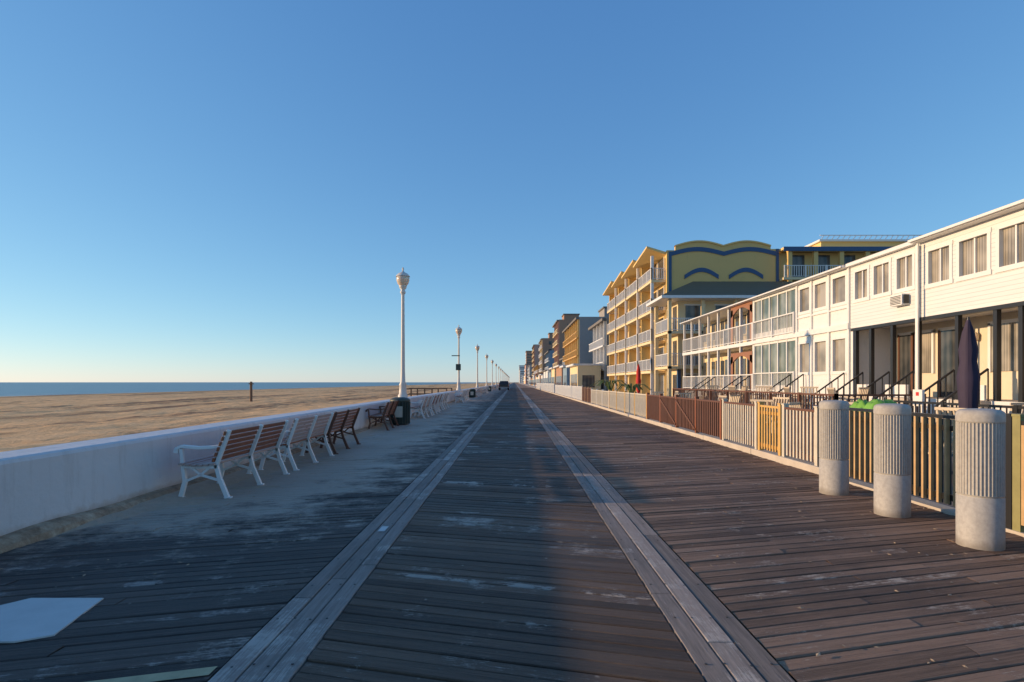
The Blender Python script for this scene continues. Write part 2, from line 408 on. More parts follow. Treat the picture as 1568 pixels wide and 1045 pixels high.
b.add(vs,[(j*4+i,j*4+i+1,(j+1)*4+i+1,(j+1)*4+i) for j in range(len(gy)-1) for i in range(3)],'conc'); b.build('wall_footing')
b=B()
b.add([(-4.6,44.7,.05),(-9,44.7,-.05),(-9,48.4,-.05),(-4.6,48.4,.05)],[(0,1,2,3)],'palewood')
for yy in (44.75,48.35):
    for i in range(4): b.box(-5.4-i*1.15,-5.3-i*1.15,yy-.05,yy+.05,-.1,.95,'post')
    b.box(-9,-5.3,yy-.03,yy+.03,.95,1.02,'post'); b.box(-9,-5.3,yy-.02,yy+.02,.5,.56,'post')
b.build('beach_access_ramp')

# ------------------------------------------------------------------ street lamps
b=B()
b.lathe([(.22,0),(.22,.12),(.17,.2),(.15,.55),(.17,.6),(.11,.72),(.09,1.2),(.07,4.55),(.075,4.6),(.12,4.66),(.12,4.72),(.08,4.78),(.15,4.88),(.17,4.95),(.17,4.98)],(0,0,0),'lampwhite',20)
b.lathe([(.17,4.98),(.24,5.08),(.285,5.22),(.29,5.3),(.27,5.38)],(0,0,0),'globe',20)
b.lathe([(.31,5.38),(.3,5.42),(.2,5.52),(.1,5.57),(.04,5.62),(.035,5.68),(.05,5.72),(.02,5.8)],(0,0,0),'lampwhite',20)
lamp=b.build('street_lamp',loc=(-4.95,25.2,.79))
for k in range(2,22): inst(lamp,'street_lamp',(-4.95,25.2*k,.79))
b=B(); b.box(-.62,.1,-.03,.03,3.0,3.08,'black'); b.box(-.24,.20,-.14,-.09,1.75,2.3,'bin'); b.box(-.04,.04,-.089,.0,1.8,2.3,'black')
b.build('wayfinding_sign',loc=(-4.95,50.3,.8))

# ------------------------------------------------------------------ benches
def bench(name,frame,slat,seat,loc):
    b=B()
    for y in (.06,1.0,1.94):
        w=.045
        b.beam((-.54,y,0),(-.48,y,.22),w,.055,frame); b.beam((-.48,y,.21),(-.51,y,.42),w,.05,frame)
        b.beam((.07,y,0),(-.03,y,.24),w,.055,frame); b.beam((-.03,y,.23),(-.08,y,.43),w,.05,frame)
        b.beam((-.08,y,.42),(.09,y,.88),w,.05,frame); b.beam((-.52,y,.41),(-.06,y,.405),w,.045,frame)
        b.beam((-.47,y,.22),(-.28,y,.30),.03,.03,frame); b.beam((-.28,y,.30),(-.04,y,.23),.03,.03,frame)
        b.beam((-.40,y,.40),(-.28,y,.30),.03,.03,frame); b.beam((-.16,y,.40),(-.28,y,.30),.03,.03,frame)
        b.box(-.58,-.49,y-.03,y+.03,0,.02,frame); b.box(.03,.12,y-.03,y+.03,0,.02,frame)
        if y!=1.0:
            b.beam((-.51,y,.42),(-.53,y,.64),w,.04,frame)
            pts=[(-.60,.58),(-.59,.64),(-.52,.67),(-.3,.65),(-.12,.66),(0,.68)]
            for p,q in zip(pts,pts[1:]): b.beam((p[0],y,p[1]),(q[0],y,q[1]),.06,.038,frame)
    for i in range(6):
        x=-.51+i*.08; z=.445-.018*math.sin(i/5*math.pi)
        b.box(x-.031,x+.031,0,2,z-.014,z+.014,seat)
    for i in range(6):
        t=i/5; x=-.075+.145*t; z=.50+.34*t
        b.beam((x-.02,0,z),(x-.02,2,z),.022,.056,slat,up=(.3,0,1))
    return b.build(name,loc=loc,bevel=.004)
B1=bench('park_bench','white','redwood','palewood',(-3.78,7.3,0))
B2=bench('park_bench','white','palewood','redwood',(-3.78,9.6,0))
B3=bench('park_bench','dkbrown','redwood','redwood',(-3.80,11.8,0)); B3.rotation_euler[2]=.02
B4=inst(B3,'park_bench',(-4.0,17.6,0),.04)
for y in (23.4,26,28.6,31.2,41,43.6,46.2,58,60.6,63.2,75,78,81,95,98,101,120,123,126):
    inst(B2 if int(y)%2 else B1,'park_bench',(-3.85+random.uniform(-.12,.12),y,0),random.uniform(-.04,.04))
b=B()
b.lathe([(.30,.03),(.32,.05),(.33,.8),(.36,.82),(.36,.88),(.30,.93),(.16,.97)],(0,0,0),'bin',20)
for i in range(22):
    a=2*math.pi*i/22; b.beam((.335*math.cos(a),.335*math.sin(a),.04),(.35*math.cos(a),.35*math.sin(a),.8),.03,.03,'bin')
b.box(-.16,.16,-.375,-.365,.28,.66,'whitefence')
bn=b.build('trash_bin',loc=(-4.05,20.1,0))
for y in (55,92): inst(bn,'trash_bin',(-4.1,y,0),0,.9)

# ------------------------------------------------------------------ bollards
def bollard():
    b=B(); R=.178; n=40
    b.lathe([(R,0),(R,.46),(R-.006,.463),(R-.006,.472),(R,.475),(R,.482)],(0,0,0),'stone',60)
    b.lathe([(R-.009,.48),(R-.009,1.135)],(0,0,0),'stone',60)
    for i in range(n):
        a=2*math.pi*i/n; w=.0075
        ca,sa=math.cos(a),math.sin(a); vs=[]
        for z in (.481,1.134):
            for dt,dr in ((-w,-.011),(-w*.7,-.002),(0,0),(w*.7,-.002),(w,-.011)):
                vs.append(((R+dr)*ca-dt*sa,(R+dr)*sa+dt*ca,z))
        b.add(vs,[(k,k+1,k+6,k+5) for k in range(4)],'stone',True)
    b.lathe([(R-.009,1.13),(R+.001,1.136),(R+.003,1.15),(R+.003,1.205),(R-.006,1.232),(R-.03,1.248),(R-.08,1.256),(R-.12,1.258)],(0,0,0),'stone',60)
    return b
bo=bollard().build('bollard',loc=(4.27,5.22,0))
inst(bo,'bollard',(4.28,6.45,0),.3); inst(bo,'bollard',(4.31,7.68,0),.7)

# ------------------------------------------------------------------ fences
def fenceY(b,x,y0,y1,z0,z1,sp,w,mat,postmat=None,postsp=2.4,t=.02,back=None):
    postmat=postmat or mat
    n=max(1,round((y1-y0)/postsp))
    for i in range(n+1):
        y=y0+(y1-y0)*i/n; b.box(x-.045,x+.045,y-.045,y+.045,z0-.1,z1+.06,postmat); b.box(x-.055,x+.055,y-.055,y+.055,z1+.06,z1+.085,postmat)
    rm=back or mat
    b.box(x-.035,x+.035,y0,y1,z1-.02,z1+.02,rm); b.box(x-.012,x+.03,y0,y1,z0+.06,z0+.13,rm); b.box(x-.012,x+.03,y0,y1,z1-.16,z1-.10,rm)
    y=y0+sp/2
    while y<y1:
        dz=random.uniform(-.006,.006); dy=random.uniform(-.006,.006)
        b.box(x-.014-t,x-.014,y-w/2+dy,y+w/2+dy,z0+.02+dz,z1-.021,mat)
        if back: b.box(x+.031,x+.055,y+sp/2-.014,y+sp/2+.014,z0,z1-.03,back)
        y+=sp
def fence(name,*a,**k):
    b=B(); fenceY(b,*a,**k); return b.build(name)
fence('picket_fence',5.0,2.6,5.62,.08,1.10,.125,.034,'tan','mossy',1.5,.04,'black')
fence('picket_fence',5.0,5.72,9.25,.08,1.10,.125,.034,'tan','black',1.75,.04,'black')
fence('white_fence',5.02,9.4,10.55,.14,1.02,.12,.05,'whitefence','whitefence',1.2,.02,'dkbrown')
fence('yellow_fence',5.02,10.7,11.6,.14,1.02,.12,.05,'yelfence','yelfence',.9,.02)
fence('white_fence',5.02,11.75,13.6,.14,1.02,.12,.05,'whitefence','whitefence',1.8,.02,'dkbrown')
b=B(); fenceY(b,5.02,13.75,21.4,.14,1.02,.14,.07,'dkbrown','redwood',1.9,.03)
for y in (15.65,17.55): b.beam((4.96,y,.2),(4.96,y+1.9,.95),.02,.06,'dkbrown')
b.build('brown_fence')
fence('white_fence',5.02,21.5,30,.14,1.02,.14,.06,'whitefence','yelfence',2.2,.02)
fence('white_fence',5.02,30.1,37,.14,1.0,.14,.06,'whitefence','white',2.3,.02)
fence('brown_fence',5.02,37.1,42,.14,1.1,.14,.07,'dkbrown','tan',1.6,.03)
fence('white_fence',5.02,42.2,70,.14,1.15,.18,.10,'white','white',2.8,.03)
fence('white_fence',5.02,72,130,.14,1.3,.3,.16,'white','white',4,.03)
b=B(); y=8.9
while y<130:
    b.box(4.935,5.16,y+.01,min(y+3,130)-.01,-.1,.115+random.uniform(-.01,.01),'curb'); y+=3
b.build('curb',bevel=.015)
b=B(); b.box(4.94,5.15,1,8.88,-.1,.03,'curb'); b.build('curb')

# ------------------------------------------------------------------ patio
b=B(); b.box(5.17,60,-10,44,-.1,.02,'pave'); b.box(5.17,60,44.01,900,-.1,.01,'curb'); b.build('patio_pavement')
def railing(b,p0,p1,z,h,mat,sp=.13,pw=.02,post=None):
    p0=Vector(p0);p1=Vector(p1);ln=(p1-p0).length;d=(p1-p0)/ln
    b.beam((p0.x,p0.y,z+h),(p1.x,p1.y,z+h),.06,.05,mat); b.beam((p0.x,p0.y,z+.1),(p1.x,p1.y,z+.1),.04,.04,mat)
    k=int(ln/sp)
    for i in range(k+1):
        q=p0+d*(ln*i/max(1,k)); b.beam((q.x,q.y,z+.1),(q.x,q.y,z+h),pw,pw,mat)
    n=max(1,round(ln/2))
    for i in range(n+1):
        q=p0+d*(ln*i/n); b.beam((q.x,q.y,z),(q.x,q.y,z+h+.04),.08,.08,post or mat)
b=B(); b.box(8.6,12.0,15.2,31,.021,.3,'dkbrown'); railing(b,(8.65,15.3),(8.65,31),.3,.85,'dkbrown',.16,.03)
railing(b,(8.65,15.3),(11.0,15.3),.3,.85,'dkbrown',.16,.03); b.build('wooden_deck')
b=B(); railing(b,(9.6,9.0),(9.6,14.6),.02,1.0,'black',.14,.02); b.build('iron_railing')

def chair():
    b=B(); m='chair'
    for x,y in ((-.25,-.24),(.25,-.24),(-.25,.24),(.25,.24)): b.beam((x*1.08,y*1.08,0),(x,y,.43),.035,.035,m)
    b.box(-.27,.27,-.27,.27,.42,.45,m)
    for i in range(6):
        y=-.22+i*.088; b.beam((.25,y,.45),(.36,y,.93),.025,.055,m)
    b.beam((.36,-.27,.94),(.36,.27,.94),.03,.05,m)
    for y in (-.28,.28): b.beam((-.27,y,.65),(.30,y,.67),.05,.03,m); b.beam((-.25,y,.43),(-.26,y,.65),.03,.03,m)
    return b
c0=chair().build('patio_chair',loc=(6.3,8.6,.02),rz=.4)
def table(loc):
    b=B(); b.lathe([(.5,.70),(.52,.715),(.5,.73)],(0,0,0),'chair',20); b.lathe([(.22,0),(.05,.05),(.035,.7)],(0,0,0),'black',10); return b.build('patio_table',loc=loc)
t0=table((7.2,9.2,.02))
rr=random.Random(3)
for (x,y,z) in [(6.6,10.3,.02),(7.9,9.9,.02),(6.4,12.2,.02),(7.6,12.9,.02),(6.5,14.6,.02),(7.4,16.4,.02),(6.4,18.5,.02),(7.5,20.2,.02),(7,23,.02),(6.6,26,.02),(7.6,28,.02),
    (9.6,16.5,.3),(10.4,17.6,.3),(9.5,19.0,.3),(10.6,20.3,.3),(9.4,21.7,.3),(10.3,23.1,.3),(9.6,24.6,.3),(10.4,26.3,.3),(9.7,28.2,.3),(10.5,29.6,.3),(10.6,11.2,.02),(10.9,12.6,.02),(8.3,7.4,.02),(8.9,8.3,.02),(10.2,9.9,.02)]:
    inst(c0,'patio_chair',(x,y,z),rr.uniform(0,6.28),1.08)
for (x,y,z) in [(7.2,11.4,.02),(7.0,15.3,.02),(6.9,19.4,.02),(9.9,17.9,.3),(10,22.4,.3),(9.9,27.2,.3),(10.8,10.4,.02)]: inst(t0,'patio_table',(x,y,z))
def umbrella(name,mat,loc):
    b=B(); b.lathe([(.28,0),(.28,.06),(.04,.09),(.025,.5),(.025,2.75),(.02,2.8)],(0,0,0),'black',12)
    pr=[(.08,.75),(.15,.95),(.17,1.3),(.19,1.6),(.14,1.9),(.16,2.15),(.10,2.5),(.03,2.74)]
    b.lathe(pr,(0,0,0),mat,20,True,flute=(0,6,.05)); return b.build(name,loc=loc)
umbrella('closed_umbrella','purple',(9.05,11.35,.0))
umbrella('closed_umbrella','red',(8.6,39.5,.0))
b=B(); b.box(-.03,.03,-.16,.16,.9,1.3,'white'); b.box(-.035,-.031,-.05,.05,1.15,1.24,'red')
b.beam((0,-.12,0),(0,-.12,.9),.04,.04,'white'); b.beam((0,.12,0),(0,.12,.9),.04,.04,'white'); b.build('menu_sign',loc=(9.8,13.8,.02))
def tarp(loc,s):
    b=B(); n=32; vs=[];fs=[]
    for i in range(n+1):
        for j in range(n+1):
            u=i/n*2-1;v=j/n*2-1; r=max(abs(u),abs(v))
            z=1-.9*max(0,r-.45)**1.1*1.9+.16*noise.noise(Vector((u*2.5,v*2.5,loc[0])))+.14*noise.noise(Vector((u*6,v*6,1)))+.06*noise.noise(Vector((u*14,v*14,1)))
            vs.append((u*s[0],v*s[1],z*s[2]))
    for i in range(n):
        for j in range(n): k=i*(n+1)+j; fs.append((k,k+n+1,k+n+2,k+1))
    b.add(vs,fs,'lime',True)
    for x in (-.5,.5):
        for y in (-.5,.5): b.box(x*s[0]-.03,x*s[0]+.03,y*s[1]-.03,y*s[1]+.03,-loc[2]+.02,.35*s[2],'black')
    b.build('tarp_covered_table',loc=loc)
tarp((6.15,9.7,.66),(.45,.6,.50)); tarp((6.75,7.45,.58),(.4,.4,.46))
b=B()
for i in range(26):
    a=i*.7; e=.9+random.random()*.5; x=math.cos(a);y=math.sin(a)
    pts=[(0,0,.5),(x*.25*e,y*.25*e,1.1+.3*random.random()),(x*.6*e,y*.6*e,1.35),(x*.95*e,y*.95*e,1.0)]
    for p,q,w in zip(pts,pts[1:],(.05,.09,.05)): b.beam(p,q,w,.01,'leaf')
b.lathe([(.22,0),(.3,.45),(.3,.5)],(0,0,0),'brown',14)
pp=b.build('potted_palm',loc=(7.2,35,.02)); inst(pp,'potted_palm',(7.4,44,.02),1,1.2)

# ------------------------------------------------------------------ motel
def wall_open(bw_,x0,x1,Y0,Y1,Z0,Z1,ops,mat):
    ops=sorted(ops)
    zl=ops[0][2];zh=ops[0][3]
    bw_.box(x0,x1,Y0,Y1,Z0,zl,mat); bw_.box(x0,x1,Y0,Y1,zh,Z1,mat)
    y=Y0
    for o in ops:
        if o[0]-y>.01: bw_.box(x0,x1,y,o[0],zl,zh,mat)
        y=o[1]
    if Y1-y>.01: bw_.box(x0,x1,y,Y1,zl,zh,mat)
def window(P,x,o,gl='gwin',fr='white',mull=1,t=.05):
    y0,y1,z0,z1=o; f=P['window_frames'];g=P['window_glass']
    g.box(x+.09,x+.11,y0,y1,z0,z1,gl)
    for a,b_ in ((y0-.06,y0+t),(y1-t,y1+.06)): f.box(x-.025,x+.085,a,b_,z0-.06,z1+.06,fr)
    f.box(x-.035,x+.08,y0-.09,y1+.09,z0-.10,z0+.03,fr); f.box(x-.028,x+.082,y0-.08,y1+.08,z1-.03,z1+.09,fr)
    for i in range(mull):
        y=y0+(y1-y0)*(i+1)/(mull+1); f.box(x+.03,x+.085,y-.025,y+.025,z0+.03,z1-.03,fr)
P=Parts('motel')
X=12.6; F1=1.0;F2=3.62;RT=5.95
W=P['walls']
opsA=[(10.3,11.25,4.45,5.5),(11.5,12.4,4.45,5.5),(12.7,13.6,4.45,5.5),(13.85,14.82,4.45,5.5),(15.1,16.15,4.45,5.5),(16.42,17.35,4.45,5.5)]
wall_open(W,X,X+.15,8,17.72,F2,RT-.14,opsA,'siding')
for o in opsA: window(P,X,o,mull=1)
opsB=[(17.95,18.78,4.52,5.58),(19.08,19.98,4.52,5.58),(20.25,21.08,4.52,5.58)]
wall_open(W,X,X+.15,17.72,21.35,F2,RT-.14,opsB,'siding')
for o in opsB: window(P,X,o,'gwin',mull=1)
P['downspout'].cyl((X-.09,17.68,.3),(X-.09,17.68,5.75),.055,'white',10); P['downspout'].cyl((X-.2,17.5,.3),(X-.2,17.5,5.76),.035,'white',8)
a=P['air_conditioner']; a.box(X-.25,X,18.15,18.75,3.98,4.33,'white')
for i in range(6): a.box(X-.262,X-.25,18.2,18.7,4.02+i*.048,4.042+i*.048,'black')
a.box(X-.2,X-.05,18.1,18.149,4.02,4.29,'black')
opsC=[(21.6,22.55,4.55,5.6),(22.95,23.9,4.55,5.6),(24.25,25.15,4.55,5.6)]
wall_open(W,X,X+.15,21.35,25.4,F2,RT-.14,opsC,'white')
for o in opsC: window(P,X,o,'gwin',mull=0)
for y in (21.4,22.75,24.08,25.32): P['posts'].box(X-.07,X-.003,y-.06,y+.06,F1,RT-.14,'white')
P['belt'].box(X-.10,X-.001,21.35,25.4,F2-.12,F2+.10,'white'); P['belt'].box(X-.06,X-.001,21.47,25.25,4.3,4.36,'white')
for z0,z1 in ((F1,F2-.12),(F2+.05,RT-.14)):
    W.box(X,X+.12,25.4,29.9,z0,z0+.35,'white'); W.box(X,X+.12,25.4,29.9,z1-.12,z1,'white')
    P['window_glass'].box(X+.05,X+.07,25.45,29.85,z0+.35,z1-.12,'ggreen')
    for i in range(6): y=25.45+i*.89; P['window_frames'].box(X-.02,X+.10,y-.04,y+.04,z0+.001,z1-.001,'white')
    railing(P['railings'],(X-.08,25.5),(X-.08,29.8),z0,.95,'white',.14,.02)
W.box(X-.1,X+.12,25.4,29.9,F2-.12,F2+.05,'white')
W.box(X+1.6,X+1.75,8,21.35,F1,F2-.1,'stucco')
W.box(X+.1,X+1.6,8,21.35,F1-.12,F1,'curb'); W.box(X,X+.1,8,21.35,-.1,F1,'white')
W.box(X+.0,X+1.75,8,21.35,F2-.11,F2-.003,'white')
W.box(X+.005,X+1.6,21.2,21.34,F1+.001,F2-.12,'white')
for y in (8.8,10.2,11.6,13.0,14.2,14.95,16.25,17.85,19.05,20.2,21.1):
    P['porch_posts'].box(X+.02,X+.14,y-.06,y+.06,F1,F2-.112,'black')
P['porch_beam'].box(X-.015,X+.16,8,21.3,F2-.22,F2-.115,'black')
for y0,y1,k in ((10.6,11.5,'gdark'),(12.2,13.4,'gwin'),(14.3,15.1,'gdark'),(15.9,16.9,'gwin'),(18.1,18.9,'gdark'),(19.3,20.0,'gwin'),(20.3,20.9,'gdark')):
    z0=F1 if k=='gdark' else F1+.8
    P['doors_and_windows'].box(X+1.55,X+1.598,y0,y1,z0+.02,3.2,k)
    for yy in (y0-.05,y1+.05): P['doors_and_windows'].box(X+1.53,X+1.597,yy-.05,yy+.05,z0,3.25,'white' if k=='gwin' else 'dkbrown')
    P['doors_and_windows'].box(X+1.53,X+1.597,y0-.1,y1+.1,3.2,3.3,'white')
for y in (13.8,17.4,15.5): P['wall_lights'].lathe([(.04,0),(.09,.05),(.1,.2),(.03,.28)],(X+1.48,y,2.75),'globe',10)
for y0,y1 in ((12.2,13.9),(15.3,16.2),(18.3,19.4),(20.3,21.1)): P['porch_panels'].box(X+.03,X+.09,y0,y1,F1+.01,F1+.42,'white')
opsL=[(21.6,22.55,1.9,3.2),(22.95,23.9,1.9,3.2),(24.25,25.15,1.9,3.2)]
wall_open(W,X,X+.15,21.35,25.4,-.1,F2-.003,opsL,'white')
for o in opsL: window(P,X,o,'gwin',mull=0)
W.box(X,X+.12,25.4,44-1.6,-.1,F1-.001,'white')
Y0,Y1=29.9,42.4
W.box(X+1.5,X+1.65,Y0,Y1,F1,RT-.14,'cream'); W.box(X,X+1.5,Y0,Y1,F1-.1,F1,'curb'); W.box(X-.1,X+1.5,Y0,Y1,F2-.15,F2+.05,'white')
n=7
for i in range(n+1):
    y=Y0+.1+(Y1-Y0-.2)*i/n
    for z0,z1 in ((F1,F2-.151),(F2+.051,RT-.14)): P['gallery_posts'].box(X-.03,X+.10,y-.07,y+.07,z0,z1,'white')
railing(P['railings'],(X-.05,Y0+.1),(X-.05,Y1-.1),F2+.05,.95,'white',.15,.025); railing(P['railings'],(X-.05,Y0+.1),(X-.05,Y1-.1),F1,.9,'white',.15,.025)
for i in range(n):
    y=Y0+.5+(Y1-Y0)*i/n
    for z in (F1,F2+.05):
        P['doors_and_windows'].box(X+1.46,X+1.498,y,y+.5,z+.01,z+2.0,'gdark'); P['doors_and_windows'].box(X+1.46,X+1.497,y+.7,y+1.3,z+.8,z+1.95,'gdark')
q=P['arched_bay']
for z in (F1,F2+.06):
    q.box(X-.06,X+.02,30.05,30.35,z,z+1.95,'orangew'); q.box(X-.06,X+.02,32.7,33.0,z,z+1.95,'orangew')
    pts=[(30.05+2.95*i/14, z+1.5+.45*math.sin(math.pi*i/14)) for i in range(15)]
    for (ya,za),(yb,zb) in zip(pts,pts[1:]):
        q.add([(X-.06,ya,za),(X-.06,yb,zb),(X-.06,yb,z+2.15),(X-.06,ya,z+2.15),(X+.02,ya,za),(X+.02,yb,zb),(X+.02,yb,z+2.15),(X+.02,ya,z+2.15)],[(0,1,2,3),(0,4,5,1),(7,6,5,4)],'orangew')
    q.box(X+.9,X+.95,30.1,32.95,z+.01,z+2.2,'dkbrown')
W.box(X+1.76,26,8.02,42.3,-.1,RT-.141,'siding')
R=P['roof']
R.box(X-.30,26.3,8,17.70,RT-.14,RT-.04,'white'); R.box(X-.22,26.2,8.1,17.69,RT-.04,RT,'roofgrey')
R.box(X-.18,26.3,17.72,21.36,RT-.14,RT-.02,'white'); R.box(X-.10,26.3,17.73,21.35,RT-.02,RT+.02,'roofgrey')
R.box(X-.26,26.3,21.38,29.9,RT-.14,RT-.06,'white'); R.box(X-.2,26.2,21.4,29.88,RT-.06,RT-.02,'roofgrey')
R.box(X-.25,26.3,29.92,42.4,RT-.14,RT-.08,'white'); R.box(X-.1,26.2,29.95,42.3,RT-.08,RT-.04,'roofgrey')
P['gutter'].box(X-.39,X-.302,8,17.68,RT-.12,RT-.05,'white'); P['gutter'].box(X-.34,X-.262,21.4,42.3,RT-.13,RT-.07,'white')
for y in (11.7,15.6,18.4,21.0,25.2,30.8,36):
    s=P['steps']
    for i in range(5): s.box(X-1.4+i*.28,X-.002,y-.55,y+.55,.0+i*.2 if i else -.05,.2+i*.2-.001,'curb')
    for yy in (y-.58,y+.58):
        P['handrails'].beam((X-1.5,yy,.85),(X-.1,yy,1.85),.04,.05,'black')
        for k in range(7): t=k/6; P['handrails'].beam((X-1.5+1.4*t,yy,.0+t*1.0),(X-1.5+1.4*t,yy,.85+1.0*t),.025,.025,'black')
P.done()

# ------------------------------------------------------------------ yellow hotel
P=Parts('yellow_hotel'); K=49/871
def px(x,y): return ((x-788)*K,1.5+(585-y)*K)
W=P['walls']; HX=13.1
W.box(HX+.02,34,49.3,72,-.1,12.7,'yellow')
pl=[(HX,-.1),(HX,px(0,383)[1]),(px(1034,0)[0],px(0,383)[1]),(px(1034,0)[0],px(0,376.5)[1])]
hump=[px(1034+(1180-1034)*i/40, 377-7*abs(math.sin(i/40*2*math.pi))) for i in range(41)]
pr=[(px(1180,0)[0],px(0,381)[1]),(px(1192,0)[0],px(0,381)[1]),(px(1192,0)[0],-.1)]
P['parapet_wall'].prismXZ(pl+hump+pr,49,49.29,'mustard')
T=P['blue_trim']
def tr(pts,th): T.stripXZ([px(*p) for p in pts],th,48.93,48.995,'blue')
tr([(1028+(1188-1028)*i/40, 388.5-7*abs(math.sin(i/40*2*math.pi))) for i in range(41)],.36)
P['blue_trim'].box(px(1023.5,0)[0],px(1028,0)[0],48.92,48.99,8,px(0,385)[1],'blue')
P['blue_trim'].box(px(1188,0)[0],px(1192,0)[0],48.92,48.99,8,px(0,381)[1],'blue')
for cx in (1074,1142): tr([(cx-26+52*i/16, 424-11*math.sin(math.pi*i/16)) for i in range(17)],.36)
P['parapet_cap'].stripXZ([(x,z+.05) for x,z in hump],.12,48.9,49.4,'yellow')
W.box(34.01,40,50,70,-.1,12.4,'mustard')
P['wing_roof'].box(px(1193,0)[0],40.5,48.2,70,12.75,12.95,'yellow'); P['wing_roof'].box(px(1193,0)[0],40.6,48.1,48.2,12.6,12.97,'blue')
for xx in (23.2,25.4,27.6,29.8): P['wing_columns'].box(xx,xx+.35,48.25,48.6,0,12.74,'mustard')
for z in (5,7.7,10.4):
    P['balcony_slabs'].box(22.8,30,48.2,49.28,z-.2,z,'cream'); railing(P['railings'],(22.9,48.25),(30,48.25),z,1.0,'white',.2,.04)
    for xx in (23.8,26,28.2): P['windows'].box(xx,xx+1.3,49.26,49.295,z+.2,z+2.1,'gx')
W.box(32.3,43,60,66,12.3,16.3,'yellow'); P['penthouse_roof'].box(32.0,43.4,59.7,66.3,16.3,16.5,'white')
for i in range(20): P['penthouse_roof'].beam((32.2+i*.56,59.8,16.5),(32.5+i*.56,59.8,16.9),.06,.06,'white')
P['penthouse_roof'].box(32.1,43.3,59.75,59.85,16.9,16.98,'white')
bays=[(49.4,54.6,0),(54.8,60.2,.35),(60.4,66,.7),(66.2,72,1.05)]
for (a,c,off) in bays:
    xo=HX-1.25-off*.15
    for i,z in enumerate((2.5,5.1,7.75,10.4)):
        P['balcony_slabs'].box(xo,HX,a,c,z-.22,z,'cream')
        railing(P['railings'],(xo+.05,a+.05),(xo+.05,c-.05),z,1.0,'white',.16,.035)
        railing(P['railings'],(xo+.05,a+.05),(HX,a+.05),z,1.0,'white',.16,.035)
    for z in (0,2.5,5.1,7.75,10.4):
        for yy in (a+.5,a+2.9):
            P['windows'].box(HX-.02,HX+.015,yy,yy+1.9,z+.1,z+2.1,'gdark'); P['window_trim'].box(HX-.05,HX+.01,yy-.1,yy-.001,z+.1,z+2.2,'white'); P['window_trim'].box(HX-.05,HX+.01,yy+1.9,yy+2.0,z+.1,z+2.2,'white')
        if z<10: P['party_walls'].box(xo+.3,HX,c-.02,c+.16,z,z+2.38 if z else 2.27,'yellow')
    P['party_walls'].box(xo+.3,HX,c-.02,c+.16,10.4,12.6,'yellow')
    xr=HX-1.75-off*.2
    P['canopies'].add([(HX+.3,a-.1,12.45),(xr,a-.5,13.05),(xr,c,12.45),(HX+.3,c,12.4),(HX+.3,a-.1,12.7),(xr,a-.5,13.2),(xr,c,12.6),(HX+.3,c,12.65)],
        [(0,1,2,3),(7,6,5,4),(0,4,5,1),(1,5,6,2),(2,6,7,3)],'yellow')
    P['columns'].box(xo+.02,xo+.25,a+.1,a+.35,-.05,12.5,'white')
P.done()
P=Parts('green_roof_hotel_wing'); W=P['walls']
xa,xb,ya,yb,ez=12.0,24,44.4,48.8,8.2
W.box(xa+1.0,xb,ya+.9,yb,-.1,ez,'cream')
R=P['roof']; e=.7
r0=(xa-e,ya-e,ez);r1=(xb+e,ya-e,ez);r2=(xb+e,yb+.1,ez);r3=(xa-e,yb+.1,ez);t0_=(xa+2.6,(ya+yb)/2,ez+1.55);t1=(xb-1.4,(ya+yb)/2,ez+1.55)
R.add([r0,r1,r2,r3,t0_,t1],[(0,1,5,4),(1,2,5),(2,3,4,5),(3,0,4)],'greenroof')
P['fascia'].box(xa-e,xb+e,ya-e,yb+.1,ez-.22,ez-.01,'white')
for z in (2.75,5.5):
    P['balcony_slabs'].box(xa,xb,ya,ya+.9,z-.2,z,'cream'); P['balcony_slabs'].box(xa,xa+1,ya+.9,yb,z-.2,z,'cream')
    railing(P['railings'],(xa+.05,ya+.05),(xb,ya+.05),z,1.0,'white',.15,.035); railing(P['railings'],(xa+.05,ya+.05),(xa+.05,yb),z,1.0,'white',.15,.035)
for xx in (xa,xa+2.6,xa+5.2,xa+7.8): P['columns'].box(xx,xx+.25,ya,ya+.25,-.05,ez-.23,'cream')
P['columns'].box(xa-.01,xa+.26,yb-.3,yb-.02,-.05,ez-.23,'cream')
P['blue_pier'].box(xa+.9,xa+1.15,ya+.6,ya+.89,-.05,2.5,'blue')
for z in (.1,2.85,5.6):
    for xx in (xa+1.6,xa+4,xa+6.4,xa+8.8): P['windows'].box(xx,xx+1.5,ya+.86,ya+.895,z,z+2,'gx'); P['window_trim'].box(xx-.1,xx+1.6,ya+.865,ya+.89,z+2.001,z+2.12,'white')
    for yy in (ya+1.2,ya+2.9): P['windows'].box(xa+.97,xa+.995,yy,yy+1.1,z,z+2,'gdark')
P.done()

